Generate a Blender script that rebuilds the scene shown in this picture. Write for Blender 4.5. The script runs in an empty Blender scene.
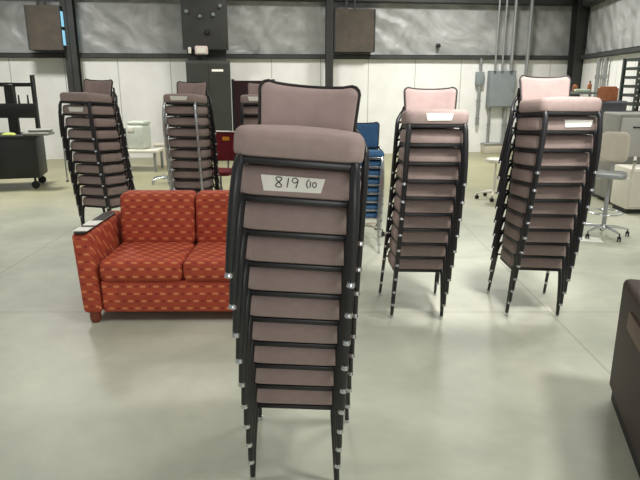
import bpy, bmesh, math, random
from mathutils import Vector, Matrix
R = math.radians
random.seed(7)
S = bpy.context.scene
C = S.collection

# ------------------------------------------------------------------ camera, world, lights, exposure
cam_d = bpy.data.cameras.new('camera'); cam_d.sensor_width = 36.0
cam_d.lens = 600.0 / 640.0 * 36.0
cam = bpy.data.objects.new('camera', cam_d); C.objects.link(cam)
cam.location = (0, 0, 1.92); cam.rotation_euler = (R(90) - 0.264, 0, 0)
S.camera = cam
W = bpy.data.worlds.new('world'); S.world = W; W.use_nodes = True
bg = W.node_tree.nodes['Background']
bg.inputs[0].default_value = (0.95, 0.98, 1.0, 1); bg.inputs[1].default_value = 0.40
def area(name, loc, size, power, col=(1, 0.985, 0.96), rot=(0, 0, 0), spread=180):
    l = bpy.data.lights.new(name, 'AREA'); l.shape = 'DISK'; l.size = size; l.energy = power; l.color = col
    l.spread = R(spread)
    o = bpy.data.objects.new(name, l); C.objects.link(o); o.location = loc; o.rotation_euler = rot
    return o
for lx, ly, lp in ((-5, 2.0, 45), (-5.4, 11.0, 270), (-0.8, 12.2, 140), (3.4, 13.2, 260), (4.6, 9.0, 80), (-0.6, 6.6, 20), (-2.4, 2.2, 30), (2.8, 4.0, 55), (3.3, 1.2, 160)):
    area('high_bay_light', (lx, ly, 5.2), 0.9, lp, spread=150)
# fill lamp added behind the camera to brighten the near seat fronts
area('front_fill_light', (0.5, -1.4, 1.9), 1.6, 34, (1.0, 0.98, 0.96), (R(90), 0, 0))
sp = bpy.data.lights.new('stack_top_spot', 'SPOT'); sp.energy = 1350; sp.spot_size = R(27); sp.spot_blend = 0.5; sp.shadow_soft_size = 0.25; sp.color = (1, 0.97, 0.95)  # added narrow spot that brightens the upper backs of the two right stacks
so = bpy.data.objects.new('stack_top_spot', sp); C.objects.link(so); so.location = (1.3, 2.3, 4.9)
so.rotation_euler = (Vector((1.28, 4.45, 1.9)) - Vector(so.location)).to_track_quat('-Z', 'Y').to_euler()
S.view_settings.view_transform = 'Standard'; S.view_settings.look = 'None'
S.view_settings.gamma = 1.0; S.view_settings.use_curve_mapping = False
S.view_settings.exposure = 0.0

# ------------------------------------------------------------------ materials
def lin(c):
    return tuple((v / 12.92 if v <= 0.04045 else ((v + 0.055) / 1.055) ** 2.4) for v in (x / 255 for x in c)) + (1,)
def mat(name, col, rough=0.6, metal=0.0, noise=0.0, scale=20.0, bump=0.0, bscale=200.0, col2=None, spec=0.5, emit=None, coat=0.0, sheen=0.0):
    m = bpy.data.materials.new(name); m.use_nodes = True
    nt = m.node_tree; b = nt.nodes['Principled BSDF']
    b.inputs['Base Color'].default_value = lin(col); b.inputs['Roughness'].default_value = rough
    b.inputs['Metallic'].default_value = metal; b.inputs['Specular IOR Level'].default_value = spec
    b.inputs['Coat Weight'].default_value = coat; b.inputs['Sheen Weight'].default_value = sheen
    tc = nt.nodes.new('ShaderNodeTexCoord')
    if noise > 0 or col2:
        n = nt.nodes.new('ShaderNodeTexNoise'); n.inputs['Scale'].default_value = scale; n.inputs['Detail'].default_value = 5
        nt.links.new(tc.outputs['Object'], n.inputs['Vector'])
        mx = nt.nodes.new('ShaderNodeMix'); mx.data_type = 'RGBA'
        c2 = lin(col2) if col2 else tuple(v * (1 - noise) for v in lin(col)[:3]) + (1,)
        mx.inputs['A'].default_value = lin(col); mx.inputs['B'].default_value = c2
        cr = nt.nodes.new('ShaderNodeMapRange'); cr.inputs['From Min'].default_value = 0.35; cr.inputs['From Max'].default_value = 0.65
        nt.links.new(n.outputs['Fac'], cr.inputs['Value']); nt.links.new(cr.outputs['Result'], mx.inputs['Factor'])
        nt.links.new(mx.outputs['Result'], b.inputs['Base Color'])
    if bump > 0:
        n2 = nt.nodes.new('ShaderNodeTexNoise'); n2.inputs['Scale'].default_value = bscale; n2.inputs['Detail'].default_value = 3
        nt.links.new(tc.outputs['Object'], n2.inputs['Vector'])
        bp = nt.nodes.new('ShaderNodeBump'); bp.inputs['Strength'].default_value = bump; bp.inputs['Distance'].default_value = 0.01
        nt.links.new(n2.outputs['Fac'], bp.inputs['Height']); nt.links.new(bp.outputs['Normal'], b.inputs['Normal'])
    if emit:
        b.inputs['Emission Color'].default_value = lin(emit[0]); b.inputs['Emission Strength'].default_value = emit[1]
    return m
M = {}
M['taupe'] = mat('taupe_fabric', (161, 142, 136), 0.9, noise=0.08, scale=30, bump=0.25, bscale=500)
M['mauve'] = mat('mauve_back_fabric', (166, 146, 141), 0.9, noise=0.08, scale=14, bump=0.25, bscale=500)
M['black'] = mat('black_enamel', (30, 30, 32), 0.38, bump=0.05, bscale=60)
M['shell'] = mat('black_back_shell', (34, 31, 31), 0.55, bump=0.1, bscale=200)
M['chrome'] = mat('chrome', (205, 208, 210), 0.22, 1.0)
M['steel'] = mat('grey_steel', (150, 153, 152), 0.45, 0.6)
M['tape'] = mat('white_paper_tape', (243, 241, 230), 0.7, noise=0.05, scale=40)
M['ink'] = mat('dark_marker_ink', (52, 46, 48), 0.7)
M['blue'] = mat('blue_fabric', (58, 100, 140), 0.85, noise=0.15, scale=20, bump=0.2, bscale=400)
M['red'] = mat('maroon_fabric', (122, 24, 36), 0.85, noise=0.15, scale=20, bump=0.2, bscale=400)
M['darkred'] = mat('dark_maroon_panel', (66, 36, 42), 0.8, noise=0.15, scale=8)
M['orange_tag'] = mat('orange_tag', (244, 160, 30), 0.6)
M['girt'] = mat('dark_steel_girt', (66, 68, 66), 0.6, 0.2, noise=0.25, scale=3)
M['column'] = mat('dark_steel_column', (58, 58, 56), 0.6, 0.2, noise=0.25, scale=3)
M['darkgreen'] = mat('dark_green_paint', (50, 52, 46), 0.6, noise=0.2, scale=3)
M['brownlouver'] = mat('brown_fan_housing', (84, 74, 62), 0.7, noise=0.35, scale=5, col2=(70, 64, 56))
M['sky_glass'] = mat('daylight_louver', (150, 205, 225), 0.4, emit=((140, 205, 235), 0.9))
M['egrey'] = mat('grey_enclosure_paint', (132, 140, 141), 0.5, noise=0.08, scale=4)
M['conduit'] = mat('galvanised_conduit', (150, 152, 150), 0.45, 0.5)
M['beige'] = mat('beige_plastic', (196, 188, 170), 0.6, noise=0.06, scale=8)
M['offwhite'] = mat('off_white_plastic', (216, 212, 198), 0.5, noise=0.05, scale=8)
M['palegreen'] = mat('pale_green_plastic', (190, 196, 184), 0.5, noise=0.08, scale=8)
M['drum'] = mat('slate_grey_plastic', (86, 88, 94), 0.6, noise=0.12, scale=8)
M['cardboard'] = mat('orange_brown_cardboard', (158, 98, 62), 0.85, noise=0.2, scale=12)
M['brownglass'] = mat('brown_bottle', (92, 50, 36), 0.3)
M['greenish'] = mat('pale_green_tray', (190, 205, 180), 0.6)
M['rackgreen'] = mat('dark_green_steel', (62, 72, 66), 0.5, 0.2, noise=0.15, scale=5)
M['benchblack'] = mat('black_bench_paint', (32, 34, 32), 0.5, noise=0.2, scale=6)
M['padgrey'] = mat('grey_pad', (142, 142, 134), 0.8, noise=0.15, scale=10)
M['lime'] = mat('lime_cloth', (160, 172, 84), 0.8)
M['brownwood'] = mat('dark_brown_laminate', (54, 38, 34), 0.6, noise=0.18, scale=9, bump=0.05, bscale=90)
M['tanpanel'] = mat('tan_handle', (110, 90, 76), 0.6)
M['darkplinth'] = mat('black_plinth', (26, 26, 28), 0.6)
M['darkwood'] = mat('dark_wood_arm_cap', (42, 30, 28), 0.35, noise=0.2, scale=14)
M['wheel'] = mat('black_rubber', (26, 26, 26), 0.7)
M['orangefoot'] = mat('reddish_wood_foot', (120, 56, 36), 0.5)

def floor_mat():
    m = bpy.data.materials.new('sealed_concrete'); m.use_nodes = True
    nt = m.node_tree; b = nt.nodes['Principled BSDF']; N = nt.nodes.new; L = nt.links.new
    tc = N('ShaderNodeTexCoord')
    n1 = N('ShaderNodeTexNoise'); n1.inputs['Scale'].default_value = 0.9; n1.inputs['Detail'].default_value = 6; n1.inputs['Roughness'].default_value = 0.6
    n1.inputs['Distortion'].default_value = 0.6
    n2 = N('ShaderNodeTexNoise'); n2.inputs['Scale'].default_value = 7; n2.inputs['Detail'].default_value = 6
    L(tc.outputs['Object'], n1.inputs['Vector']); L(tc.outputs['Object'], n2.inputs['Vector'])
    r1 = N('ShaderNodeValToRGB'); e = r1.color_ramp.elements
    e[0].position = 0.3; e[0].color = lin((166, 170, 153)); e[1].position = 0.72; e[1].color = lin((200, 201, 183))
    L(n1.outputs['Fac'], r1.inputs['Fac'])
    mx = N('ShaderNodeMix'); mx.data_type = 'RGBA'; mx.blend_type = 'MULTIPLY'; mx.inputs['Factor'].default_value = 0.35
    r2 = N('ShaderNodeMapRange'); r2.inputs['From Min'].default_value = 0.3; r2.inputs['From Max'].default_value = 0.65; r2.inputs['To Min'].default_value = 0.8
    L(n2.outputs['Fac'], r2.inputs['Value']); L(r1.outputs['Color'], mx.inputs['A']); L(r2.outputs['Result'], mx.inputs['B'])
    # darker, yellower tone towards the back wall
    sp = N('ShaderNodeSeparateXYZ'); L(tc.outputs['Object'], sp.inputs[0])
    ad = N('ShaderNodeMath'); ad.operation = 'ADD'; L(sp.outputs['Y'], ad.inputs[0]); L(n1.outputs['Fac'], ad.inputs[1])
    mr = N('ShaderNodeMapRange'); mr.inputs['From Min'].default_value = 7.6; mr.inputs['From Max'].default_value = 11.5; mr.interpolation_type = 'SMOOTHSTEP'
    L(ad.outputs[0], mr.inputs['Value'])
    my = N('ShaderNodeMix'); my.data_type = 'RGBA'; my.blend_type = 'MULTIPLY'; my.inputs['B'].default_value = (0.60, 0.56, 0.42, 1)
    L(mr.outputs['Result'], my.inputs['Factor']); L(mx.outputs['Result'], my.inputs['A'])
    # saw-cut control joints
    prev = my.outputs['Result']
    for ax, off, per in (('X', 3.25, 5.2), ('Y', -4.76, 4.6)):
        a = N('ShaderNodeMath'); a.operation = 'ADD'; a.inputs[1].default_value = off + per * 20.5; L(sp.outputs[ax], a.inputs[0])
        q = N('ShaderNodeMath'); q.operation = 'MODULO'; q.inputs[1].default_value = per; L(a.outputs[0], q.inputs[0])
        s = N('ShaderNodeMath'); s.operation = 'SUBTRACT'; s.inputs[1].default_value = per / 2; L(q.outputs[0], s.inputs[0])
        ab = N('ShaderNodeMath'); ab.operation = 'ABSOLUTE'; L(s.outputs[0], ab.inputs[0])
        lt = N('ShaderNodeMath'); lt.operation = 'LESS_THAN'; lt.inputs[1].default_value = 0.009; L(ab.outputs[0], lt.inputs[0])
        ml = N('ShaderNodeMath'); ml.operation = 'MULTIPLY'; ml.inputs[1].default_value = 0.35; L(lt.outputs[0], ml.inputs[0])
        k = N('ShaderNodeMix'); k.data_type = 'RGBA'; k.inputs['B'].default_value = lin((110, 110, 98))
        L(ml.outputs[0], k.inputs['Factor']); L(prev, k.inputs['A']); prev = k.outputs['Result']
    L(prev, b.inputs['Base Color'])
    rr = N('ShaderNodeMapRange'); rr.inputs['To Min'].default_value = 0.32; rr.inputs['To Max'].default_value = 0.55
    L(n1.outputs['Fac'], rr.inputs['Value']); L(rr.outputs['Result'], b.inputs['Roughness'])
    b.inputs['Specular IOR Level'].default_value = 0.4
    return m
def insulation_mat():
    m = bpy.data.materials.new('vinyl_faced_insulation'); m.use_nodes = True
    nt = m.node_tree; b = nt.nodes['Principled BSDF']; N = nt.nodes.new; L = nt.links.new
    tc = N('ShaderNodeTexCoord')
    n = N('ShaderNodeTexNoise'); n.inputs['Scale'].default_value = 0.9; n.inputs['Detail'].default_value = 4; n.inputs['Distortion'].default_value = 2.2
    L(tc.outputs['Object'], n.inputs['Vector'])
    w = N('ShaderNodeTexWave'); w.inputs['Scale'].default_value = 0.8; w.inputs['Distortion'].default_value = 9; w.inputs['Detail'].default_value = 3; w.inputs['Detail Scale'].default_value = 0.9
    w.bands_direction = 'DIAGONAL'
    L(tc.outputs['Object'], w.inputs['Vector'])
    ad = N('ShaderNodeMath'); ad.operation = 'ADD'; L(n.outputs['Fac'], ad.inputs[0]); L(w.outputs['Fac'], ad.inputs[1])
    bp = N('ShaderNodeBump'); bp.inputs['Strength'].default_value = 0.6; bp.inputs['Distance'].default_value = 0.06
    L(ad.outputs[0], bp.inputs['Height']); L(bp.outputs['Normal'], b.inputs['Normal'])
    r = N('ShaderNodeValToRGB'); e = r.color_ramp.elements
    e[0].position = 0.3; e[0].color = lin((140, 141, 138)); e[1].position = 0.7; e[1].color = lin((178, 179, 177))
    L(n.outputs['Fac'], r.inputs['Fac']); L(r.outputs['Color'], b.inputs['Base Color'])
    b.inputs['Roughness'].default_value = 0.42
    return m
def liner_mat():
    m = bpy.data.materials.new('white_liner_panel'); m.use_nodes = True
    nt = m.node_tree; b = nt.nodes['Principled BSDF']; N = nt.nodes.new; L = nt.links.new
    tc = N('ShaderNodeTexCoord'); sp = N('ShaderNodeSeparateXYZ'); L(tc.outputs['Object'], sp.inputs[0])
    q = N('ShaderNodeMath'); q.operation = 'ADD'; q.inputs[1].default_value = 61.0; L(sp.outputs['X'], q.inputs[0])
    mo = N('ShaderNodeMath'); mo.operation = 'MODULO'; mo.inputs[1].default_value = 1.22; L(q.outputs[0], mo.inputs[0])
    lt = N('ShaderNodeMath'); lt.operation = 'LESS_THAN'; lt.inputs[1].default_value = 0.02; L(mo.outputs[0], lt.inputs[0])
    n = N('ShaderNodeTexNoise'); n.inputs['Scale'].default_value = 2.0; n.inputs['Detail'].default_value = 5; L(tc.outputs['Object'], n.inputs['Vector'])
    r = N('ShaderNodeValToRGB'); e = r.color_ramp.elements
    e[0].position = 0.3; e[0].color = lin((226, 226, 220)); e[1].position = 0.7; e[1].color = lin((238, 238, 233)); L(n.outputs['Fac'], r.inputs['Fac'])
    mx = N('ShaderNodeMix'); mx.data_type = 'RGBA'; mx.inputs['B'].default_value = lin((176, 176, 170))
    L(lt.outputs[0], mx.inputs['Factor']); L(r.outputs['Color'], mx.inputs['A']); L(mx.outputs['Result'], b.inputs['Base Color'])
    b.inputs['Roughness'].default_value = 0.5
    return m
def sofa_mat():
    m = bpy.data.materials.new('red_patterned_upholstery'); m.use_nodes = True
    nt = m.node_tree; b = nt.nodes['Principled BSDF']; N = nt.nodes.new; L = nt.links.new
    tc = N('ShaderNodeTexCoord'); sp = N('ShaderNodeSeparateXYZ'); L(tc.outputs['Object'], sp.inputs[0])
    def mth(op, a, bb=None):
        x = N('ShaderNodeMath'); x.operation = op
        for i, v in enumerate((a, bb)):
            if v is None: continue
            if isinstance(v, (int, float)): x.inputs[i].default_value = v
            else: L(v, x.inputs[i])
        return x.outputs[0]
    u = mth('ADD', sp.outputs['X'], mth('MULTIPLY', sp.outputs['Y'], 0.35))
    v = mth('ADD', sp.outputs['Z'], sp.outputs['Y'])
    cu, cv = 0.105, 0.062
    row = mth('FLOOR', mth('DIVIDE', v, cv))
    uu = mth('ADD', mth('DIVIDE', u, cu), mth('MULTIPLY', row, 0.5))
    fu = mth('ABSOLUTE', mth('SUBTRACT', mth('FRACT', uu), 0.5))
    fv = mth('ABSOLUTE', mth('SUBTRACT', mth('FRACT', mth('DIVIDE', v, cv)), 0.5))
    d = mth('MULTIPLY', mth('LESS_THAN', fu, 0.20), mth('LESS_THAN', fv, 0.15))
    d2 = mth('MULTIPLY', mth('LESS_THAN', mth('ABSOLUTE', mth('SUBTRACT', fu, 0.5)), 0.13), mth('LESS_THAN', fv, 0.12))
    n = N('ShaderNodeTexNoise'); n.inputs['Scale'].default_value = 9; n.inputs['Detail'].default_value = 4; L(tc.outputs['Object'], n.inputs['Vector'])
    r = N('ShaderNodeValToRGB'); e = r.color_ramp.elements
    e[0].position = 0.3; e[0].color = lin((160, 62, 42)); e[1].position = 0.7; e[1].color = lin((184, 80, 50)); L(n.outputs['Fac'], r.inputs['Fac'])
    m1 = N('ShaderNodeMix'); m1.data_type = 'RGBA'; m1.inputs['B'].default_value = lin((220, 146, 96)); L(mth('MULTIPLY', d, 0.7), m1.inputs['Factor']); L(r.outputs['Color'], m1.inputs['A'])
    m2 = N('ShaderNodeMix'); m2.data_type = 'RGBA'; m2.inputs['B'].default_value = lin((120, 36, 36)); L(mth('MULTIPLY', d2, 0.8), m2.inputs['Factor']); L(m1.outputs['Result'], m2.inputs['A'])
    L(m2.outputs['Result'], b.inputs['Base Color']); b.inputs['Roughness'].default_value = 0.85
    return m
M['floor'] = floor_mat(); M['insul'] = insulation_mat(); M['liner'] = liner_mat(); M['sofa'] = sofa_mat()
M['ceiling'] = mat('ceiling_insulation', (205, 206, 203), 0.7, noise=0.05, scale=1)

# ------------------------------------------------------------------ mesh helpers
def obj(name, bm, m, parent=None, smooth=True):
    me = bpy.data.meshes.new(name); bmesh.ops.recalc_face_normals(bm, faces=bm.faces)
    bm.to_mesh(me); bm.free(); me.materials.append(m)
    if smooth:
        me.polygons.foreach_set('use_smooth', [True] * len(me.polygons))
        try: me.set_sharp_from_angle(angle=R(40))
        except Exception: pass
    o = bpy.data.objects.new(name, me); C.objects.link(o)
    if parent: o.parent = parent
    return o
def thing(name, label, cat, loc=(0, 0, 0), rz=0.0, group=None):
    o = bpy.data.objects.new(name, None); C.objects.link(o); o.empty_display_size = 0.1
    o.location = loc; o.rotation_euler = (0, 0, rz); tag(o, label, cat, group); return o
def tag(o, label, cat, group=None):
    o['label'] = label; o['category'] = cat
    if group: o['group'] = group
    return o
def struct(name, bm, m, smooth=False):
    o = obj(name, bm, m, None, smooth); o['kind'] = 'structure'; return o
def B(): return bmesh.new()
def box(bm, x0, x1, y0, y1, z0, z1, bev=0.0, seg=3, taper=None):
    vs = []
    for z in (z0, z1):
        for x, y in ((x0, y0), (x1, y0), (x1, y1), (x0, y1)):
            if taper and z == z1:
                cx, cy = (x0 + x1) / 2, (y0 + y1) / 2; x = cx + (x - cx) * taper; y = cy + (y - cy) * taper
            vs.append(bm.verts.new((x, y, z)))
    fs = [bm.faces.new([vs[i] for i in f]) for f in ((0, 3, 2, 1), (4, 5, 6, 7), (0, 1, 5, 4), (1, 2, 6, 5), (2, 3, 7, 6), (3, 0, 4, 7))]
    if bev > 0:
        es = {e for f in fs for e in f.edges}
        bmesh.ops.bevel(bm, geom=list(es), offset=bev, segments=seg, affect='EDGES', profile=0.5)
    return bm
def tube(bm, pts, r, n=8, closed=False, flat=1.0):
    """swept round bar through pts; r float or list; flat squashes the section"""
    pts = [Vector(p) for p in pts]; k = len(pts); rs = r if isinstance(r, (list, tuple)) else [r] * k
    rings = []; up = None
    for i, p in enumerate(pts):
        a = pts[(i - 1) % k] if (closed or i > 0) else p; b = pts[(i + 1) % k] if (closed or i < k - 1) else p
        t = (b - a).normalized()
        if up is None: up = Vector((0, 0, 1)) if abs(t.z) < 0.9 else Vector((0, 1, 0))
        s = t.cross(up).normalized(); up = s.cross(t).normalized()
        rings.append([bm.verts.new(p + s * math.cos(2 * math.pi * j / n) * rs[i] + up * math.sin(2 * math.pi * j / n) * rs[i] * flat) for j in range(n)])
    for i in range(k if closed else k - 1):
        A, Q = rings[i], rings[(i + 1) % k]
        for j in range(n): bm.faces.new((A[j], A[(j + 1) % n], Q[(j + 1) % n], Q[j]))
    if not closed:
        bm.faces.new(rings[0][::-1]); bm.faces.new(rings[-1])
    return bm
def lathe(bm, prof, n=20, c=(0, 0, 0)):
    rings = []
    for r, z in prof:
        rings.append([bm.verts.new((c[0] + r * math.cos(2 * math.pi * j / n), c[1] + r * math.sin(2 * math.pi * j / n), c[2] + z)) for j in range(n)])
    for a, b in zip(rings, rings[1:]):
        for j in range(n): bm.faces.new((a[j], a[(j + 1) % n], b[(j + 1) % n], b[j]))
    bm.faces.new(rings[0][::-1]); bm.faces.new(rings[-1]); return bm
def rrect(x0, x1, y0, y1, r, n=5):
    if isinstance(r, (int, float)): r = (r,) * 4
    out = []
    for (cx, cy, a0, rr) in ((x0 + r[0], y0 + r[0], 180, r[0]), (x1 - r[1], y0 + r[1], 270, r[1]), (x1 - r[2], y1 - r[2], 0, r[2]), (x0 + r[3], y1 - r[3], 90, r[3])):
        for i in range(n + 1):
            a = R(a0 + 90 * i / n); out.append((cx + rr * math.cos(a), cy + rr * math.sin(a)))
    return out
def dens(poly, step=0.05):
    out = []
    for i, (x, y) in enumerate(poly):
        X, Y = poly[(i + 1) % len(poly)]; d = math.hypot(X - x, Y - y); k = max(1, int(d / step))
        for j in range(k): out.append((x + (X - x) * j / k, y + (Y - y) * j / k))
    return out
def pillow(bm, outline, layers, fn):
    """closed skin from an outline: layers = [(inset, offset)], both ends closed by shrinking loops; fn maps (x, y, offset) to 3D"""
    cx = sum(p[0] for p in outline) / len(outline); cy = sum(p[1] for p in outline) / len(outline)
    xs = [p[0] for p in outline]; ys = [p[1] for p in outline]; hw = (max(xs) - min(xs)) / 2; hh = (max(ys) - min(ys)) / 2
    def ring(inset, off, sc=1.0):
        return [bm.verts.new(fn(cx + (x - cx) * (1 - inset / hw) * sc, cy + (y - cy) * (1 - inset / hh) * sc, off)) for x, y in outline]
    rings = []
    i0, o0 = layers[0]; iN, oN = layers[-1][:2]
    c0 = layers[0][2] if len(layers[0]) > 2 else 0; cN = layers[-1][2] if len(layers[-1]) > 2 else 0
    for sc in (0.15, 0.45, 0.75): rings.append(ring(i0, o0 + c0 * (1 - sc), sc))
    for l in layers: rings.append(ring(l[0], l[1]))
    for sc in (0.85, 0.65, 0.4, 0.12): rings.append(ring(iN, oN + cN * (1 - sc * sc), sc))
    n = len(outline)
    for a, b in zip(rings, rings[1:]):
        for j in range(n): bm.faces.new((a[j], a[(j + 1) % n], b[(j + 1) % n], b[j]))
    bm.faces.new(rings[0][::-1]); bm.faces.new(rings[-1]); return bm
def dup(root):
    r = root.copy(); C.objects.link(r)
    for ch in list(root.children):
        c = ch.copy(); C.objects.link(c); c.parent = r
        for g in list(ch.children):
            d = g.copy(); C.objects.link(d); d.parent = c
    return r

# ------------------------------------------------------------------ the setting
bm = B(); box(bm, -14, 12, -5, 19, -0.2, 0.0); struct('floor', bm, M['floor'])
WA = R(8.0)
def on_wall(o): o.location = (0, 15.6, 0); o.rotation_euler = (0, 0, WA); return o
UC = 6.95   # corner of back and right wall, measured along the back wall
CX, CY = UC * math.cos(WA), 15.6 + UC * math.sin(WA)
bm = B(); box(bm, -14, UC, 0, 0.2, 2.40, 5.7); on_wall(struct('wall_back', bm, M['insul']))
bm = B(); box(bm, -14, UC, -0.03, 0.2, 0, 2.40); on_wall(struct('wall_back_lower', bm, M['liner']))
RW = math.atan2(-4.86, -0.92)
def on_rwall(o): o.location = (CX, CY, 0); o.rotation_euler = (0, 0, RW); return o
bm = B(); box(bm, 0, 20, 0, 0.2, 2.40, 5.7); on_rwall(struct('wall_right', bm, M['insul']))
bm = B(); box(bm, 0, 20, -0.03, 0.2, 0, 2.40); on_rwall(struct('wall_right_lower', bm, M['liner']))
bm = B(); box(bm, -14, 12, -5, 19, 5.7, 5.85); struct('ceiling', bm, M['ceiling'])
# steel girts, eave struts and rigid frame columns
def cee(bm, x0, x1, z0, z1, dep):
    box(bm, x0, x1, -dep, 0, z1 - 0.02, z1); box(bm, x0, x1, -dep, 0, z0, z0 + 0.02); box(bm, x0, x1, -dep, -dep + 0.02, z0, z1)
bm = B(); cee(bm, -13.9, UC - 0.05, 2.37, 2.48, 0.13); on_wall(struct('trim_1', bm, M['girt']))
bm = B(); cee(bm, -13.9, UC - 0.05, 3.70, 3.95, 0.22); on_wall(struct('trim_2', bm, M['girt']))
bm = B(); cee(bm, 0.3, 19.9, 2.37, 2.48, 0.13); on_rwall(struct('trim_3', bm, M['girt']))
bm = B(); cee(bm, 0.3, 19.9, 3.62, 3.85, 0.22); on_rwall(struct('trim_4', bm, M['girt']))
def icol(n, u0, u1, dep, zt=5.7, flare=0.0):
    bm = B()
    w = u1 - u0
    for (a, b_, c, d) in ((u0, u1, -dep, -dep + 0.02), (u0, u1, -0.22, -0.20), ((u0 + u1) / 2 - 0.012, (u0 + u1) / 2 + 0.012, -dep, -0.2)):
        vs0 = len(bm.verts)
        box(bm, a, b_, c, d, 0, zt)
        bm.verts.ensure_lookup_table()
        if flare:
            for v in bm.verts[vs0:]:
                if v.co.z > 1: v.co.x = (u0 + u1) / 2 + (v.co.x - (u0 + u1) / 2) * (1 + flare)
    box(bm, u0 - 0.04, u1 + 0.04, -dep - 0.04, -0.18, 0, 0.03)
    return on_wall(struct('trim_%d' % n, bm, M['column'], False))
icol(5, -5.95, -5.68, 0.45)
icol(6, 0.10, 0.27, 0.40)
icol(7, 6.55, 6.88, 0.50, flare=0.9)
icol(8, -3.20, -2.30, 0.5)

# ------------------------------------------------------------------ upholstered stacking chairs
CW = 0.215
def back_outline(zb, zt, wb, wt, dip):
    pts = []
    pts += [(-wb, zb + 0.02), (-wb + 0.02, zb), (wb - 0.02, zb), (wb, zb + 0.02)]
    hz = zt - zb
    for i in range(1, 6): t = i / 6; pts.append((wb + (wt - wb) * t, zb + hz * t * 0.9))
    for a in (0, 30, 60, 90): pts.append((wt - 0.03 + 0.03 * math.cos(R(a)), zt - 0.03 + 0.03 * math.sin(R(a))))
    for i in range(1, 10):
        t = i / 10; x = (wt - 0.03) * (1 - 2 * t); pts.append((x, zt - dip * (1 - (x / wt) ** 2)))
    for a in (90, 120, 150, 180): pts.append((-wt + 0.03 + 0.03 * math.cos(R(a)), zt - 0.03 + 0.03 * math.sin(R(a))))
    for i in range(5, 0, -1): t = i / 6; pts.append((-(wb + (wt - wb) * t), zb + hz * t * 0.9))
    return pts
def back_fn(y0, zb, lean, cv):
    return lambda x, z, o: (x, y0 + (z - zb) * lean - cv * (x / 0.19) ** 2 - o, z)
def make_chair(name, fabric, back_fabric, frame, front, ch=0.102, back=(0.44, 0.650), seat_ln=0.43):
    t = thing(name, '', 'chair')
    # cushion
    bm = B(); ol = dens(rrect(-CW, CW, 0, seat_ln, (0.055, 0.055, 0.07, 0.07)), 0.06)
    z0 = 0.413
    pillow(bm, ol, [(0.02, 0.0), (0.004, 0.008), (0, 0.02), (0.0, ch - 0.036), (0.005, ch - 0.016), (0.018, ch - 0.004), (0.04, ch, 0.008)], lambda x, y, o: (x, y, z0 + o - 0.075 * y))
    obj('seat', bm, fabric, t)
    # rails below the cushion
    bm = B(); box(bm, -0.205, 0.205, 0.004, 0.026, 0.393, 0.414, 0.004, 2)
    box(bm, -0.205, -0.183, 0.026, 0.42, 0.392, 0.414); box(bm, 0.183, 0.205, 0.026, 0.42, 0.392, 0.414); box(bm, -0.205, 0.205, 0.40, 0.42, 0.392, 0.414)
    for v in bm.verts: v.co.z -= 0.075 * max(0, v.co.y - 0.004)
    obj('seat_frame', bm, frame, t)
    for s in (-1, 1):
        bm = B()
        tube(bm, [(s * 0.186, 0.016, 0.413), (s * 0.190, -0.004, 0.375), (s * 0.196, -0.012, 0.28), (s * 0.203, -0.010, 0.14), (s * 0.207, -0.002, 0.018)], [0.015, 0.0185, 0.0185, 0.0165, 0.0135], 10)
        lg = obj('leg', bm, front, t)
        g = B(); lathe(g, [(0.011, 0), (0.0155, 0.002), (0.0155, 0.009), (0.0135, 0.014), (0.0135, 0.022)], 12, (s * 0.207, -0.002, 0))
        obj('glide', g, M['chrome'], lg)
        # rear leg runs up into the back upright
        bm = B()
        tube(bm, [(s * 0.252, 0.535, 0.018), (s * 0.243, 0.47, 0.24), (s * 0.237, 0.432, 0.38), (s * 0.232, 0.450, 0.415), (s * 0.205, 0.492, 0.46), (s * 0.172, 0.505, 0.50), (s * 0.165, 0.512, 0.56)], [0.012, 0.0145, 0.0155, 0.0145, 0.013, 0.012, 0.010], 10)
        lg = obj('leg', bm, frame, t)
        g = B(); lathe(g, [(0.011, 0), (0.0155, 0.002), (0.0155, 0.009), (0.0135, 0.014), (0.0135, 0.022)], 12, (s * 0.252, 0.535, 0))
        obj('glide', g, M['chrome'], lg)
    bm = B(); tube(bm, [(-0.236, 0.43, 0.40), (0.236, 0.43, 0.40)], 0.009, 8); obj('stretcher', bm, frame, t)
    zb, zt = back; fn = back_fn(0.452, zb, 0.22, 0.035)
    ol = dens(back_outline(zb, zt, 0.182, 0.194, 0.014), 0.05)
    bm = B(); pillow(bm, ol, [(0.010, 0.0), (0.006, 0.010), (0.012, 0.020), (0.03, 0.026, 0.004)], fn); br = obj('backrest', bm, back_fabric, t)
    bm = B(); pillow(bm, ol, [(0.02, -0.022), (0.004, -0.016), (0.0, -0.002), (0.004, 0.0)], fn); obj('back_shell', bm, M['shell'], t)
    bm = B(); tube(bm, [fn(x * 0.992, z, 0.006) for x, z in ol], 0.0065, 6, closed=True); obj('piping', bm, M['shell'], br)
    return t
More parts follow.
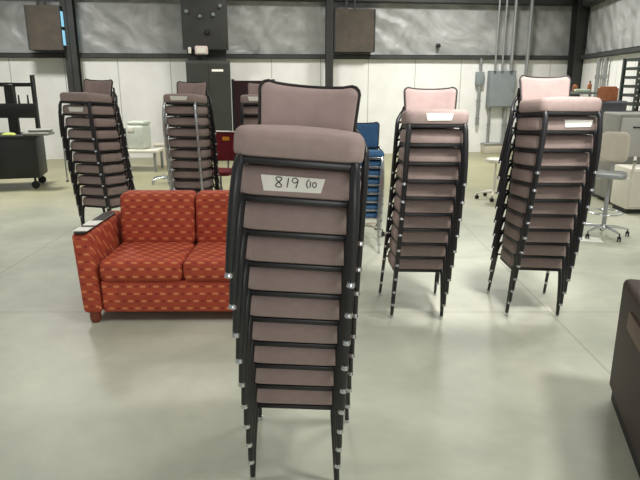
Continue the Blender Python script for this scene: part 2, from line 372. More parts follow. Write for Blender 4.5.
def tape(parent, x0, x1, z0, z1, text=False):
    bm = B(); y = -0.0045
    vs = [bm.verts.new(p) for p in ((x0 + 0.008, y, z0), (x1 - 0.012, y, z0 + 0.003), (x1, y, z1), (x0 - 0.004, y, z1 + 0.002), (x0 + 0.008, y + 0.003, z0), (x1 - 0.012, y + 0.003, z0 + 0.003), (x1, y + 0.003, z1), (x0 - 0.004, y + 0.003, z1 + 0.002))]
    for f in ((0, 1, 2, 3), (7, 6, 5, 4), (0, 4, 5, 1), (1, 5, 6, 2), (2, 6, 7, 3), (3, 7, 4, 0)): bm.faces.new([vs[i] for i in f])
    tp = obj('tape_label', bm, M['tape'], parent, False); tp['label'] = 'white paper tape across the seat front'
    if text:
        bm = B()
        def stroke(pts, ox, oz, sc):
            tube(bm, [(ox + px * sc, y - 0.0008, oz + pz * sc) for px, pz in pts], 0.0019, 5)
        eight = [(0.5 + 0.32 * math.sin(2 * a) * (0.9 if True else 1), 0.5 + 0.48 * math.cos(a)) for a in [R(d) for d in range(0, 360, 20)]]
        eight.append(eight[0])
        w = x1 - x0; zc = z0 + 0.014
        stroke(eight, x0 + 0.040, zc, 0.036)
        stroke([(0.55, 1.0), (0.42, 0.0)], x0 + 0.073, zc + 0.002, 0.032)
        stroke([(0.8, 0.75), (0.6, 0.98), (0.3, 0.9), (0.22, 0.62), (0.45, 0.45), (0.75, 0.6), (0.82, 0.8), (0.74, 0.35), (0.62, 0.0)], x0 + 0.095, zc + 0.002, 0.034)
        ink = obj('handwriting', bm, M['ink'], tp); ink['label'] = 'handwritten number 819'; bm = B()
        stroke([(0.6, 1.1), (0.35, 0.8), (0.3, 0.4), (0.5, 0.0)], x0 + 0.143, zc + 0.003, 0.028)
        stroke([(0.5, 0.95), (0.5, 0.1)], x0 + 0.152, zc + 0.004, 0.024)
        stroke([(0.5, 0.9), (0.25, 0.7), (0.25, 0.3), (0.5, 0.1), (0.75, 0.3), (0.75, 0.7), (0.5, 0.9)], x0 + 0.166, zc + 0.004, 0.024)
        ink = obj('handwriting', bm, M['ink'], tp)
        ink['label'] = 'handwritten bracketed number (10'
    return tp
ORD = ['topmost', 'second from the top', 'third from the top', 'fourth from the top', 'fifth from the top', 'sixth from the top',
       'seventh from the top', 'eighth from the top', 'ninth from the top', 'tenth from the top', 'eleventh from the top']
def stack(first, n, top, bot, dz, yaw, roll, curve, what, where, group, tapes=None, topper=None, tape_text=False):
    """n nested chairs; chair k counted from the top; top/bot = (x, y) of the seat front; yaw/roll = (top, bottom) degrees"""
    free = first
    if topper: topper_used = topper
    for k in range(n):
        s = k / (n - 1); g = s * (1 - curve) + curve * s * s
        if k == 0 and topper: o = topper
        elif free is not None: o = free; free = None
        else: o = dup(first)
        o.location = (top[0] + (bot[0] - top[0]) * g, top[1] + (bot[1] - top[1]) * g, (n - 1 - k) * dz)
        o.rotation_euler = (0, R(roll[0] * (1 - s) + roll[1] * s), R(yaw[0] * (1 - s) + yaw[1] * s))
        pos = ORD[k] if k < n - 1 else 'lowest one,'
        o['label'] = '%s stacking chair, %s %s' % (what, pos, where); o['category'] = 'chair'; o['group'] = group
        if tapes and k in tapes: pending.append((o, tapes[k], tape_text))
pending = []
std = lambda: make_chair('stacking_chair', M['taupe'], M['mauve'], M['black'], M['black'])
stack(std(), 10, (-0.103, 1.925), (-0.125, 2.55), 0.139, (-2.5, -3), (4.0, 0.4), 0.0, 'taupe', 'of the nearest stack', 'taupe stacking chairs in the nearest stack',
      {1: (-0.120, 0.093, 0.436, 0.488)}, None, True)
stack(std(), 10, (0.79, 4.10), (0.80, 4.64), 0.1335, (-3, 0), (0, 0.8), 0.4, 'taupe', 'of the stack right of the nearest one', 'taupe stacking chairs in the middle stack',
      {0: (-0.075, 0.105, 0.440, 0.489)})
stack(std(), 11, (1.685, 4.08), (1.77, 4.68), 0.1285, (6, -4), (0.5, 1.0), 0.35, 'taupe', 'of the rightmost tall stack', 'taupe stacking chairs in the rightmost stack',
      {1: (-0.045, 0.155, 0.440, 0.489)})
stack(std(), 10, (-2.74, 6.85), (-2.72, 7.15), 0.139, (-16, -16), (1, 0), 0.0, 'taupe', 'of the far left stack', 'taupe stacking chairs in the far left stack',
      {1: (-0.1, 0.09, 0.440, 0.489)})
stack(make_chair('stacking_chair', M['taupe'], M['mauve'], M['black'], M['chrome']), 10, (-1.66, 7.25), (-1.70, 7.65), 0.136, (-8, -8), (0.5, 0), 0.0,
      'silver legged taupe', 'of the stack behind the red sofa', 'taupe stacking chairs behind the sofa', {0: (-0.11, 0.10, 0.440, 0.489)})
stack(std(), 10, (-0.74, 7.3), (-0.80, 7.9), 0.135, (-3, -3), (0, 0), 0.0, 'taupe', 'in the half hidden far stack', 'taupe stacking chairs in the half hidden stack',
      {0: (-0.11, 0.17, 0.440, 0.489)})
stack(make_chair('stacking_chair', M['blue'], M['blue'], M['chrome'], M['chrome'], ch=0.066, back=(0.46, 0.74)), 8, (0.46, 6.25), (0.46, 6.53), 0.101, (0, 0), (0, 0), 0.0,
      'blue', 'of the blue chrome legged stack', 'blue stacking chairs', {0: (0, 0, 0, 0)})
for o, (x0, x1, z0, z1), txt in pending:
    if x0 != x1: tape(o, x0, x1, z0, z1, txt)

# ------------------------------------------------------------------ red patterned loveseat
sf = thing('loveseat', 'red loveseat with small orange and yellow dash pattern and dark wooden arm caps', 'sofa', (-1.09, 4.50, 0), R(0.5))
bm = B(); box(bm, -0.66, 0.66, 0.03, 0.80, 0.09, 0.36, 0.02); obj('base', bm, M['sofa'], sf)
for s in (-1, 1):
    bm = B(); x0, x1 = (-0.81, -0.665) if s < 0 else (0.665, 0.81)
    vs0 = 0
    box(bm, x0, x1, 0.0, 0.90, 0.09, 0.75, 0.035, 4)
    for v in bm.verts:
        k = max(0, (v.co.z - 0.1)) / 0.65; v.co.x += s * 0.035 * k; v.co.y += 0.0
    arm = obj('arm', bm, M['sofa'], sf)
    bm = B(); pillow(bm, dens(rrect(min(x0, x1) + s * 0.035 + 0.02, max(x0, x1) + s * 0.035 - 0.02, -0.01, 0.74, 0.04), 0.08), [(0.01, 0), (0, 0.006), (0, 0.018), (0.008, 0.024)], lambda x, y, o: (x, y, 0.747 + o))
    obj('arm_cap', bm, M['darkwood'], arm)
    bm = B(); box(bm, -0.655 if s < 0 else 0.004, -0.004 if s < 0 else 0.655, 0.0, 0.62, 0.355, 0.53, 0.045, 4); obj('seat_cushion', bm, M['sofa'], sf)
    bm = B(); box(bm, -0.655 if s < 0 else 0.004, -0.004 if s < 0 else 0.655, 0.58, 0.80, 0.50, 0.95, 0.05, 4)
    for v in bm.verts: v.co.y += (v.co.z - 0.5) * 0.12
    obj('back_cushion', bm, M['sofa'], sf)
    for y in (0.06, 0.82):
        bm = B(); lathe(bm, [(0.03, 0), (0.042, 0.02), (0.046, 0.06), (0.04, 0.10)], 16, (s * 0.735, y, 0)); obj('foot', bm, M['orangefoot'], sf)
bm = B(); box(bm, -0.66, 0.66, 0.80, 0.90, 0.09, 0.86, 0.03); obj('back_panel', bm, M['sofa'], sf)
for y0, y1, lb in ((0.01, 0.13, 'white paper slip on the front of the sofa arm cap'), (0.20, 0.36, 'white paper slip further back on the sofa arm cap')):
    bm = B(); box(bm, -0.055, 0.055, 0, y1 - y0, 0, 0.003); o = obj('paper_slip', bm, M['tape'], None, False)
    o.location = (-1.09 - 0.772, 4.5 + y0, 0.7712); tag(o, lb, 'paper', 'paper slips on the arm cap')

# ------------------------------------------------------------------ brown cabinet at the right edge
cb = thing('cabinet', 'dark brown cabinet with black plinth cut by the right edge of the photo', 'cabinet', (1.765, 3.32, 0), math.atan2(-0.75, -0.21))
# local x runs towards the camera along the visible side, local y points to the right of the photo
bm = B(); box(bm, 0, 1.15, 0.0, 1.3, 0.10, 0.80, 0.035, 4)
obj('body', bm, M['brownwood'], cb)
bm = B(); box(bm, -0.01, 1.16, 0.03, 1.27, 0.0, 0.10, 0.005, 1); obj('plinth', bm, M['darkplinth'], cb)
bm = B(); box(bm, 0.30, 0.62, -0.014, 0.004, 0.60, 0.70, 0.006, 2); obj('handle', bm, M['tanpanel'], cb)

# ------------------------------------------------------------------ swivel chairs and stools
def star(bm, r, z0, n=5, a0=0.0, hub=0.03, th=0.016):
    lathe(bm, [(hub, z0 - 0.02), (hub * 1.1, z0 + 0.03), (hub * 0.8, z0 + 0.06)], 14)
    for i in range(n):
        a = a0 + 2 * math.pi * i / n
        tube(bm, [(0, 0, z0 + 0.02), (r * 0.5 * math.cos(a), r * 0.5 * math.sin(a), z0 + 0.015), (r * math.cos(a), r * math.sin(a), z0 - 0.01)], [th * 1.3, th * 1.1, th * 0.8], 8)
def swivel(name, label, cat, loc, rz, seat_z, mats, back=None, arms=False, r=0.30, sw=0.23, rods=False, seat_round=False, group=None, ring=False):
    """mats = base, stem, seat, back"""
    t = thing(name, label, cat, loc, rz, group)
    bm = B(); star(bm, r, 0.10, a0=0.4); obj('base', bm, mats[0], t)
    for i in range(5):
        a = 0.4 + 2 * math.pi * i / 5
        bm = B(); cx, cy = r * math.cos(a), r * math.sin(a)
        tube(bm, [(cx - 0.022, cy, 0.03), (cx - 0.005, cy, 0.03)], 0.03, 14); tube(bm, [(cx + 0.005, cy, 0.03), (cx + 0.022, cy, 0.03)], 0.03, 14)
        tube(bm, [(cx, cy, 0.03), (cx, cy, 0.095)], 0.008, 6); obj('caster', bm, M['wheel'], t)
    bm = B(); lathe(bm, [(0.026, 0.12), (0.026, 0.12 + (seat_z - 0.12) * 0.55), (0.016, 0.13 + (seat_z - 0.12) * 0.56), (0.016, seat_z - 0.02), (0.07, seat_z - 0.015), (0.07, seat_z)], 14); obj('gas_column', bm, mats[1], t)
    if ring:
        bm = B(); tube(bm, [(0.2 * math.cos(R(a)), 0.2 * math.sin(R(a)), 0.3) for a in range(0, 360, 18)], 0.01, 8, closed=True)
        for a in range(0, 360, 120): tube(bm, [(0.02 * math.cos(R(a)), 0.02 * math.sin(R(a)), 0.3), (0.2 * math.cos(R(a)), 0.2 * math.sin(R(a)), 0.3)], 0.007, 6)
        obj('foot_ring', bm, M['chrome'], t)
    bm = B()
    ol = dens(rrect(-sw, sw, -sw, sw, sw * (0.95 if seat_round else 0.35), 7), 0.07)
    pillow(bm, ol, [(0.03, 0), (0.005, 0.01), (0, 0.03), (0.01, 0.055), (0.04, 0.065, 0.006)], lambda x, y, o: (x, y, seat_z + o)); obj('seat', bm, mats[2], t)
    if back:
        zb, zt, wb = back
        ol = dens(rrect(-wb, wb, zb, zt, min(wb, (zt - zb) / 2) * 0.45, 6), 0.06)
        fn = lambda x, z, o: (x, sw + 0.05 + (z - zb) * 0.15 - 0.04 * (x / wb) ** 2 - o, z)
        bm = B(); pillow(bm, ol, [(0.02, -0.02), (0, -0.01), (0, 0.01), (0.02, 0.028, 0.005)], fn); obj('backrest', bm, mats[3], t)
        bm = B(); tube(bm, [(0, 0.08, seat_z - 0.01), (0, sw + 0.04, seat_z - 0.01), (0, sw + 0.085, seat_z + 0.06), (0, sw + 0.09, zb + 0.12)], 0.014, 8); obj('back_support', bm, mats[1], t)
    if arms:
        for s in (-1, 1):
            bm = B(); tube(bm, [(s * 0.10, 0.0, seat_z - 0.01), (s * (sw + 0.05), 0.0, seat_z - 0.01), (s * (sw + 0.06), -0.02, seat_z + 0.2), (s * (sw + 0.06), -0.14, seat_z + 0.225), (s * (sw + 0.06), 0.15, seat_z + 0.24)], 0.018, 8)
            obj('armrest', bm, M['offwhite'], t)
    return t
swivel('drafting_chair', 'beige backed drafting chair on chrome star base behind the rightmost stack', 'chair', (3.56, 7.32, 0), R(-28), 0.74,
       (M['chrome'], M['steel'], M['steel'], M['beige']), back=(0.90, 1.27, 0.17), arms=True, r=0.30, sw=0.19, ring=True)
swivel('stool', 'pale metal stool standing between the two right hand stacks under the electrical box', 'stool', (2.85, 9.7, 0), R(10), 0.60,
       (M['offwhite'], M['offwhite'], M['offwhite'], None), r=0.27, sw=0.17, seat_round=True)
swivel('office_chair', 'beige swivel chair mostly hidden behind the blue chrome legged stack', 'chair', (0.52, 7.42, 0), R(20), 0.40,
       (M['beige'], M['beige'], M['beige'], M['beige']), r=0.30, sw=0.2)
rc = swivel('task_chair', 'maroon task chair with an orange tag hung on its back', 'chair', (-1.46, 8.75, 0), R(12), 0.56,
       (M['wheel'], M['steel'], M['red'], M['red']), back=(0.72, 1.14, 0.23), r=0.28, sw=0.22)
rc.rotation_euler = (0, 0, R(-14))
bm = B(); box(bm, -0.06, 0.05, 0.175, 0.183, 1.02, 1.075, 0.002, 1)
tg = obj('price_tag', bm, M['orange_tag'], rc, False); tg['label'] = 'orange tag'; tg.location = (0, 0.085, 0.0)
bm = B(); box(bm, -0.19, 0.19, 0.27, 0.345, 1.142, 1.155, 0.004, 2)
ts = obj('trim_strip', bm, M['tape'], rc, False); ts['label'] = 'pale strip along the top edge'

# dark maroon screen behind the half hidden stack
t = thing('screen_panel', 'dark maroon fabric screen standing behind the half hidden far stack', 'screen', (-1.02, 9.2, 0), 0)
bm = B(); box(bm, -0.28, 0.34, -0.03, 0.03, 0.25, 1.88, 0.01, 2); obj('panel', bm, M['darkred'], t)
for s in (-0.27, 0.33):
    bm = B(); box(bm, s - 0.02, s + 0.02, -0.035, 0.035, 0.03, 1.90, 0.004, 1); box(bm, s - 0.025, s + 0.025, -0.22, 0.22, 0, 0.03, 0.004, 1); obj('post', bm, M['shell'], t)

# ------------------------------------------------------------------ left side equipment
t = thing('workbench', 'black steel workbench on casters at the left edge with a frame above', 'workbench', (-4.98, 10.6, 0), R(14))
bm = B(); box(bm, -2.4, 0, 0, 0.75, 0.20, 0.90, 0.01, 2)
obj('cabinet_body', bm, M['benchblack'], t)
bm = B(); box(bm, -2.42, 0.03, -0.03, 0.78, 0.90, 0.95, 0.01, 2); obj('worktop', bm, M['shell'], t)
for x in (-1.2, -0.6):
    bm = B(); box(bm, x - 0.01, x + 0.01, -0.006, 0.002, 0.25, 0.86); obj('door_gap', bm, M['darkplinth'], t)
for x in (-2.3, -0.1):
    for y in (0.08, 0.66):
        bm = B(); tube(bm, [(x, y - 0.02, 0.07), (x, y + 0.02, 0.07)], 0.07, 16); tube(bm, [(x, y, 0.08), (x, y, 0.2)], 0.02, 8); obj('caster', bm, M['wheel'], t)
t = thing('fork_frame', 'black upright frame with crossbars and spikes standing on the workbench', 'frame', (-4.9, 10.9, 0.951), 0)
for x, w, h in ((-0.55, 0.10, 0.86), (-0.14, 0.03, 1.02)):
    bm = B(); box(bm, x - w, x + w * 0.6, -0.05, 0.05, 0, h, 0.006, 1); obj('post', bm, M['benchblack'], t)
bm = B(); box(bm, -1.0, -0.12, -0.04, 0.04, 0.82, 0.89, 0.006, 1); obj('top_bar', bm, M['benchblack'], t)
bm = B(); box(bm, -1.0, -0.12, -0.07, 0.05, 0.28, 0.53, 0.01, 2); obj('crossbar', bm, M['benchblack'], t)
for x in (-0.42, -0.26):
    bm = B(); tube(bm, [(x, -0.02, 0.5), (x, -0.02, 0.68)], [0.02, 0.012], 8); obj('spike', bm, M['benchblack'], t)
t = obj('pad', box(B(), -0.22, 0.22, -0.16, 0.16, 0, 0.05, 0.02, 3), M['padgrey']); t.location = (-4.95, 10.68, 0.951); tag(t, 'lower grey pad lying on the right end of the black workbench', 'pad', 'grey pads on the workbench')
t = obj('pad', box(B(), -0.18, 0.18, -0.12, 0.12, 0, 0.05, 0.02, 3), M['padgrey']); t.location = (-4.92, 10.70, 1.002); t.rotation_euler = (0, 0, R(8)); tag(t, 'upper grey pad lying on another on the black workbench', 'pad', 'grey pads on the workbench')
bm = B(); pillow(bm, dens(rrect(-0.12, 0.12, -0.07, 0.07, 0.05), 0.04), [(0.01, 0), (0, 0.01), (0.01, 0.03), (0.03, 0.04, 0.01)], lambda x, y, o: (x, y + 0.01 * math.sin(x * 40), o))
t = obj('cloth', bm, M['lime']); t.location = (-5.42, 10.57, 0.951); tag(t, 'crumpled lime green cloth on the black workbench', 'cloth')
# wire cart
t = thing('wire_cart', 'grey wire shelf cart standing between the workbench and the far left stack', 'cart', (-4.42, 11.6, 0), 0)
for z in (0.25, 0.65, 1.08):
    bm = B()
    for x in (-0.4, 0.4): tube(bm, [(x, -0.25, z), (x, 0.25, z)], 0.012, 6)
    for y in (-0.25, 0.25): tube(bm, [(-0.4, y, z), (0.4, y, z)], 0.012, 6)
    for i in range(1, 12): tube(bm, [(-0.4 + i * 0.0667, -0.25, z), (-0.4 + i * 0.0667, 0.25, z)], 0.005, 5)
    obj('wire_shelf', bm, M['steel'], t)
for x in (-0.4, 0.4):
    for y in (-0.25, 0.25):
        bm = B(); tube(bm, [(x, y, 0.06), (x, y, 1.12)], 0.014, 8); tube(bm, [(x - 0.012, y, 0.035), (x + 0.012, y, 0.035)], 0.035, 12); obj('post', bm, M['steel'], t)
# low table, copier, monitor
t = thing('low_table', 'low off white table along the back wall holding a pale machine', 'table', (-3.95, 12.9, 0), 0)
bm = B(); box(bm, -0.55, 0.55, -0.35, 0.35, 0.40, 0.46, 0.01, 2); obj('tabletop', bm, M['offwhite'], t)
for x in (-0.48, 0.48):
    for y in (-0.28, 0.28): bm = B(); box(bm, x - 0.025, x + 0.025, y - 0.025, y + 0.025, 0, 0.40, 0.004, 1); obj('leg', bm, M['steel'], t)
t = thing('machine', 'pale green office machine with a cover on the low table', 'machine', (-3.86, 12.9, 0.461), R(-10))
bm = B(); box(bm, -0.20, 0.20, -0.2, 0.2, 0, 0.50, 0.05, 3); obj('body', bm, M['palegreen'], t)
bm = B(); box(bm, -0.16, 0.21, -0.17, 0.2, 0.50, 0.58, 0.03, 3); obj('cover', bm, M['palegreen'], t)
bm = B(); box(bm, -0.13, 0.0, -0.215, -0.195, 0.36, 0.46, 0.01, 2); obj('panel', bm, M['offwhite'], t)
t = thing('crate', 'small black crate beside the pale machine on the low table', 'crate', (-4.27, 12.82, 0.461), 0)
bm = B(); box(bm, -0.15, 0.15, -0.15, 0.15, 0, 0.12, 0.01, 1); obj('bin', bm, M['benchblack'], t)
bm = B(); box(bm, -0.15, 0.15, -0.15, 0.15, 0.30, 0.42, 0.01, 1); obj('lid', bm, M['benchblack'], t)
for x in (-0.13, 0.13):
    for y in (-0.13, 0.13): bm = B(); box(bm, x - 0.015, x + 0.015, y - 0.015, y + 0.015, 0.11, 0.31); obj('post', bm, M['benchblack'], t)
t = thing('side_bench', 'beige low bench against the back wall left of the dark green cabinet', 'bench', (-3.3, 13.9, 0), WA)
bm = B(); box(bm, -0.5, 0.55, -0.2, 0.2, 0.42, 0.47, 0.01, 2); obj('top', bm, M['beige'], t)
bm = B(); box(bm, -0.48, 0.53, -0.17, 0.17, 0.0, 0.42); obj('body', bm, M['beige'], t)
t = thing('chrome_stand', 'bare chrome star shaped stand on the floor left of the stack behind the sofa', 'stand', (-2.92, 11.2, 0), 0)
bm = B(); star(bm, 0.26, 0.10, a0=0.2); obj('base', bm, M['chrome'], t)
for i in range(5):
    a = 0.2 + 2 * math.pi * i / 5; bm = B(); lathe(bm, [(0.02, 0), (0.024, 0.02), (0.02, 0.06), (0.008, 0.09)], 10, (0.26 * math.cos(a), 0.26 * math.sin(a), 0)); obj('foot', bm, M['chrome'], t)

# ------------------------------------------------------------------ things fixed to the back wall
def wthing(name, label, cat, u, out, z, group=None):
    return thing(name, label, cat, (u * math.cos(WA) + out * math.sin(WA), 15.6 + u * math.sin(WA) - out * math.cos(WA), z), WA, group)
# local y towards the wall; out = distance of the origin in front of the wall face
def fan(label, u0, u1, z0, z1, dep, side_light):
    t = wthing('wall_fan', label, 'fan', (u0 + u1) / 2, 0.225, z0, 'wall fans above the girt'); w = (u1 - u0) / 2; h = z1 - z0
    bm = B(); box(bm, -w, w, -dep, -dep + 0.03, 0, h, 0.006, 1); obj('front_panel', bm, M['brownlouver'], t)
    bm = B()
    for a, b_, c, d in ((-w, w, 0, 0.04), (-w, w, h - 0.04, h)): box(bm, a, b_, -dep + 0.03, 0.2, c, d)
    box(bm, -w, -w + 0.03, -dep + 0.03, 0.2, 0.04, h - 0.04)
    if side_light:
        for c in (0.04, h * 0.5 - 0.03, h - 0.10): box(bm, w - 0.03, w, -dep + 0.03, 0.2, c, c + 0.06)
    else: box(bm, w - 0.03, w, -dep + 0.03, 0.2, 0.04, h - 0.04)
    obj('housing', bm, M['column'], t)
    if side_light:
        for c, e in ((0.11, h * 0.5 - 0.04), (h * 0.5 + 0.04, h - 0.11)):
            bm = B(); box(bm, w - 0.012, w + 0.004, -dep + 0.05, 0.17, c, e); g = obj('louver', bm, M['sky_glass'], t, False); g['label'] = 'louver opening showing blue daylight'
    for x in (-w * 0.4, w * 0.0):
        bm = B(); box(bm, x - 0.03, x + 0.03, -dep * 0.5, -dep * 0.5 + 0.03, h, h + 0.55); obj('hanger', bm, M['girt'], t)
    for x in (-w, w - 0.025):
        bm = B(); box(bm, x, x + 0.025, -dep - 0.015, -dep, 0, h); obj('edge_trim', bm, M['girt'], t)
    return t
fan('brown wall fan housing at upper left with blue daylight in its side louvers', -6.64, -5.90, 2.52, 3.46, 0.45, True)
fan('brown wall fan housing above the girt right of the thin column', 0.30, 1.31, 2.53, 3.52, 0.12, False)
# middle: dark green cabinet with switchgear above
t = wthing('tall_cabinet', 'tall dark green cabinet standing at the wide column behind the sofa stacks', 'cabinet', -2.72, 0.72, 0)
bm = B(); box(bm, -0.50, 0.50, -0.2, 0.2, 0.05, 2.30, 0.01, 2); obj('body', bm, M['darkgreen'], t)
for x in (-0.245, 0.245):
    bm = B(); box(bm, x - 0.235, x + 0.235, -0.215, -0.2, 0.12, 2.24, 0.004, 1); dd = obj('door', bm, M['darkgreen'], t)
    bm = B(); box(bm, x * 0.15 - 0.01, x * 0.15 + 0.01, -0.24, -0.214, 1.1, 1.25, 0.004, 1); obj('handle', bm, M['column'], dd)
bm = B(); box(bm, 0.08, 0.34, -0.219, -0.214, 2.06, 2.11); p = obj('name_plate', bm, M['tape'], t, False); p['label'] = 'white strip label'
t = wthing('switch_panel', 'black switchgear panel with small fittings above the tall dark green cabinet', 'electrical panel', -2.76, 0.62, 2.55)
bm = B(); box(bm, -0.52, 0.52, -0.06, 0.1, 0.0, 1.6, 0.01, 2); obj('back_plate', bm, M['column'], t)
for x, z, a in ((-0.40, 0.82, .05), (-0.10, 0.72, .045), (0.20, 0.76, .05), (0.36, 0.95, .05), (0.05, 0.38, .06)):
    bm = B(); lathe(bm, [(a, 0), (a * 0.9, 0.05), (a * 0.5, 0.08)], 12); o = obj('fitting', bm, M['egrey'] if z > 0.5 else M['shell'], t); o.rotation_euler = (R(90), 0, 0); o.location = (x, -0.06, z)
t = wthing('light_box', 'small pinkish white box fixed on the dark switchgear just above the cabinet', 'box', -2.86, 0.72, 2.43)
bm = B(); box(bm, -0.15, 0.15, -0.07, 0.03, 0, 0.2, 0.04, 3); obj('housing', bm, mat('pinkish_white_plastic', (206, 188, 184), 0.5), t)
bm = B(); box(bm, -0.10, 0.10, -0.075, -0.068, 0.04, 0.16, 0.01, 1); obj('cover', bm, M['offwhite'], t)
bm = B(); box(bm, -0.30, -0.23, -0.05, 0.02, 0.03, 0.17, 0.01, 1); obj('side_connector', bm, M['offwhite'], t)
# electrical box, disconnect, conduits
t = wthing('electrical_box', 'large grey electrical box on the back wall left of the rightmost stack', 'electrical box', 4.74, 0.03, 1.17)
bm = B(); box(bm, -0.35, 0.35, -0.2, 0.0, 0, 0.93, 0.01, 2); obj('enclosure', bm, M['egrey'], t)
bm = B(); box(bm, -0.32, 0.32, -0.215, -0.2, 0.03, 0.90, 0.005, 1); d = obj('door', bm, M['egrey'], t)
bm = B(); box(bm, 0.25, 0.28, -0.235, -0.214, 0.42, 0.54, 0.003, 1); obj('latch', bm, M['steel'], d)
t = wthing('disconnect_switch', 'small grey switch box left of the large electrical box', 'electrical box', 4.16, 0.03, 1.74)
bm = B(); box(bm, -0.10, 0.10, -0.14, 0.0, 0, 0.33, 0.01, 2); obj('enclosure', bm, M['egrey'], t)
bm = B(); box(bm, 0.10, 0.13, -0.1, -0.06, 0.12, 0.22); obj('lever', bm, M['steel'], t)
def conduit(u, z0, z1, out, r, label, du=0.0):
    t = wthing('conduit', label, 'conduit', u, out, z0, 'conduits on the back wall')
    bm = B(); tube(bm, [(0, 0, 0), (du, 0, z1 - z0)], r, 8); obj('pipe', bm, M['conduit'], t)
    for z in (0.15, (z1 - z0) * 0.6):
        bm = B(); tube(bm, [(du * z / (z1 - z0), 0, z), (du * z / (z1 - z0), 0, z + 0.04)], r * 1.35, 8); obj('coupling', bm, M['steel'], t)
conduit(4.47, 2.11, 4.6, 0.30, 0.028, 'leftmost of the conduits rising from the large electrical box')
conduit(4.66, 2.11, 4.6, 0.30, 0.028, 'second conduit from the left above the large electrical box')
conduit(4.90, 2.11, 4.6, 0.30, 0.045, 'thick grey conduit rising from the right half of the large electrical box')
conduit(5.32, 0.9, 4.6, 0.30, 0.05, 'thick grey conduit right of the large electrical box')
conduit(4.16, 2.08, 2.40, 0.12, 0.035, 'short conduit above the small switch box')
conduit(4.16, 0.72, 1.73, 0.12, 0.045, 'conduit hanging below the small switch box')
conduit(4.48, 0.03, 1.16, 0.12, 0.04, 'left conduit running from the large electrical box down to the floor')
conduit(4.92, 0.03, 1.16, 0.12, 0.05, 'right conduit running from the large electrical box down to the floor')
t = wthing('wall_ledge', 'pale grey metal trough at the foot of the wall below the electrical box', 'trough', 4.7, 0.05, 0.0)
bm = B(); box(bm, -0.36, 0.5, -0.28, 0.0, 0.0, 0.22, 0.01, 2); obj('body', bm, M['beige'], t)
bm = B(); box(bm, -0.38, 0.52, -0.3, 0.0, 0.22, 0.25, 0.005, 1); obj('lid', bm, M['steel'], t)
t = wthing('wall_sensor', 'tiny dark sensor on the insulation above the girt near the electrical box', 'sensor', 3.92 - 0.9, 0.0, 2.66)
bm = B(); box(bm, -0.05, 0.05, -0.09, 0.0, 0, 0.1, 0.02, 2); obj('body', bm, M['column'], t)
bm = B(); tube(bm, [(0, -0.02, 0.05), (0, -0.14, 0.03)], [0.03, 0.04], 10); obj('lens', bm, M['shell'], t)

# ------------------------------------------------------------------ right corner clutter
def rthing(name, label, cat, s, out, z, group=None):
    return thing(name, label, cat, (CX + s * math.cos(RW) - out * math.sin(RW) * 1.0, CY + s * math.sin(RW) + out * math.cos(RW), z), RW, group)
for s, lb in ((2.5, 'conduit leaning on the right wall nearer the corner'), (3.1, 'thick conduit on the right wall above the cardboard box')):
    x, y = CX + math.cos(RW) * s, CY + math.sin(RW) * s
    t = thing('conduit', lb, 'conduit', (x - 0.12, y, 0.0), 0, 'conduits on the right wall')
    bm = B(); tube(bm, [(0, 0, 0.0), (0, 0, 2.34)], 0.045, 10); obj('pipe', bm, M['conduit'], t)
    bm = B(); tube(bm, [(0, 0, 1.9), (0, 0, 1.98)], 0.06, 10); obj('coupling', bm, M['steel'], t)
t = thing('shelf_unit', 'grey steel shelf unit behind the top of the rightmost stack', 'shelf', (4.95, 11.9, 0), 0)
for z in (0.1, 0.62, 1.15, 1.62):
    bm = B(); box(bm, -0.45, 0.35, -0.2, 0.2, z, z + 0.04, 0.004, 1); obj('shelf', bm, M['steel'], t)
for x in (-0.45, 0.31):
    for y in (-0.2, 0.16): bm = B(); box(bm, x, x + 0.04, y, y + 0.04, 0, 1.66); obj('post', bm, M['steel'], t)
def bottle(x, y, z, r, h, m, label):
    t = thing('bottle', label, 'bottle', (x, y, z), 0, 'bottles on the shelf unit')
    bm = B(); lathe(bm, [(r * 0.95, 0), (r, 0.01), (r, h * 0.6), (r * 0.85, h * 0.7), (r * 0.4, h * 0.8), (r * 0.38, h * 0.9)], 16); obj('body', bm, m, t)
    bm = B(); lathe(bm, [(r * 0.45, h * 0.88), (r * 0.45, h)], 12); obj('cap', bm, M['benchblack'], t)
bottle(4.70, 11.85, 1.661, 0.06, 0.30, M['brownglass'], 'tall brown bottle on the shelf unit behind the rightmost stack')
bottle(4.88, 11.85, 1.661, 0.045, 0.17, M['cardboard'], 'small reddish bottle beside the tall brown bottle')
bottle(5.18, 11.9, 1.661, 0.04, 0.2, M['cardboard'], 'small reddish bottle at the right end of the shelf unit')
bm = B(); box(bm, -0.15, 0.13, -0.1, 0.1, 0, 0.05, 0.012, 2); t = obj('tray', bm, M['greenish']); t.location = (4.98, 11.76, 1.661); t.rotation_euler = (0, 0, 0)
tag(t, 'pale green tray on the shelf unit beside the bottles', 'tray')
t.location = (5.00, 11.81, 1.661)
t = thing('drum', 'slate grey tall drum right of the rightmost stack top', 'drum', (4.76, 10.0, 0), 0)
bm = B(); lathe(bm, [(0.20, 0), (0.215, 0.02), (0.215, 0.5), (0.225, 0.52), (0.215, 0.54), (0.215, 1.0), (0.225, 1.02), (0.215, 1.04), (0.21, 1.5)], 28); obj('body', bm, M['drum'], t)
bm = B(); lathe(bm, [(0.22, 1.50), (0.225, 1.51), (0.225, 1.54), (0.2, 1.56)], 28); obj('lid', bm, M['drum'], t)
t = thing('cardboard_box', 'orange brown cardboard box standing on the slate grey drum', 'box', (4.66, 10.0, 1.561), R(10))
bm = B(); box(bm, -0.12, 0.12, -0.10, 0.10, 0, 0.20, 0.004, 1); obj('carton', bm, M['cardboard'], t)
bm = B(); box(bm, -0.09, 0.10, -0.08, 0.09, 0.20, 0.225, 0.004, 1); obj('flap', bm, M['cardboard'], t)
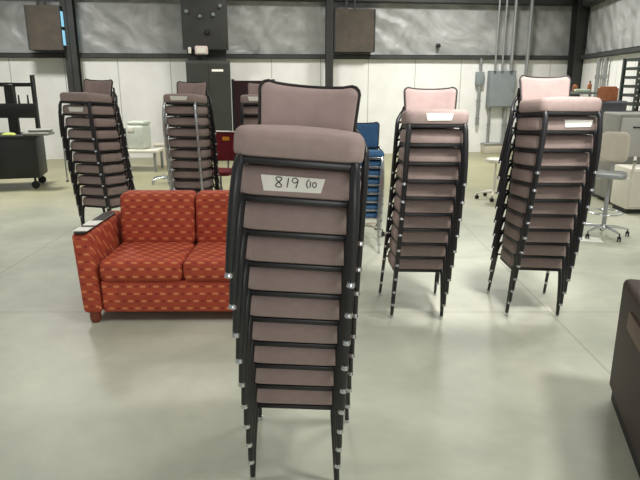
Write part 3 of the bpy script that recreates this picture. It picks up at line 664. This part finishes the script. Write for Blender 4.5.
t = thing('storage_rack', 'dark green steel rack at the right edge of the photo', 'rack', (5.39, 10.55, 0), R(2))
for x in (0.0, 0.32):
    for y in (0.0, 0.5):
        bm = B(); box(bm, x, x + 0.05, y, y + 0.05, 0, 2.25)
        p = obj('post', bm, M['rackgreen'], t)
        if x == 0 and y == 0:
            bm = B()
            for i in range(22): tube(bm, [(0.025, -0.002, 0.2 + i * 0.095), (0.025, 0.002, 0.2 + i * 0.095)], 0.014, 8)
            q = obj('glint_row', bm, M['offwhite'], p); q['label'] = 'row of bead highlights made as pale discs'  # highlights along the post, put in as off-white discs
for z in (0.2, 0.75, 1.3, 1.45, 1.6, 1.75, 1.9, 2.05, 2.2):
    bm = B(); box(bm, 0.02, 0.36, 0.01, 0.54, z, z + 0.05); obj('shelf', bm, M['rackgreen'], t)
t = thing('appliance', 'pale grey metal appliance with a bar handle at the right edge', 'appliance', (4.95, 9.2, 0), 0)
bm = B(); box(bm, -0.42, 0.40, 0, 0.6, 0.06, 1.40, 0.03, 3); obj('body', bm, M['padgrey'], t)
bm = B(); box(bm, -0.40, 0.38, -0.025, 0.0, 0.75, 1.34, 0.01, 2); d = obj('door', bm, mat('pale_grey_enamel', (176, 176, 170), 0.4, noise=0.06, scale=5), t)
bm = B(); tube(bm, [(-0.22, -0.02, 1.2), (-0.22, -0.07, 1.2), (0.22, -0.07, 1.2), (0.22, -0.02, 1.2)], 0.012, 8); obj('handle', bm, M['shell'], d)
bm = B(); box(bm, -0.36, 0.36, 0.04, 0.56, 0, 0.06); obj('plinth', bm, M['darkplinth'], t)
t = thing('white_cabinet', 'low off white cabinet in front of the pale grey appliance', 'cabinet', (4.78, 8.55, 0), 0)
bm = B(); box(bm, -0.33, 0.45, 0, 0.5, 0.07, 0.66, 0.015, 2); obj('body', bm, M['offwhite'], t)
bm = B(); box(bm, -0.31, 0.06, -0.015, 0, 0.10, 0.63, 0.005, 1); obj('door', bm, M['offwhite'], t)
bm = B(); box(bm, 0.08, 0.43, -0.015, 0, 0.10, 0.63, 0.005, 1); obj('door', bm, M['offwhite'], t)
bm = B(); box(bm, -0.30, 0.42, 0.04, 0.46, 0, 0.07); obj('plinth', bm, M['darkplinth'], t)
bm = B(); box(bm, -0.11, 0.11, -0.14, 0.14, 0, 0.003); t = obj('paper_sheet', bm, M['tape'], None, False); t.location = (3.31, 7.12, 0.001); t.rotation_euler = (0, 0, R(75))
tag(t, 'white sheet of paper lying on the floor beside the drafting chair', 'paper')
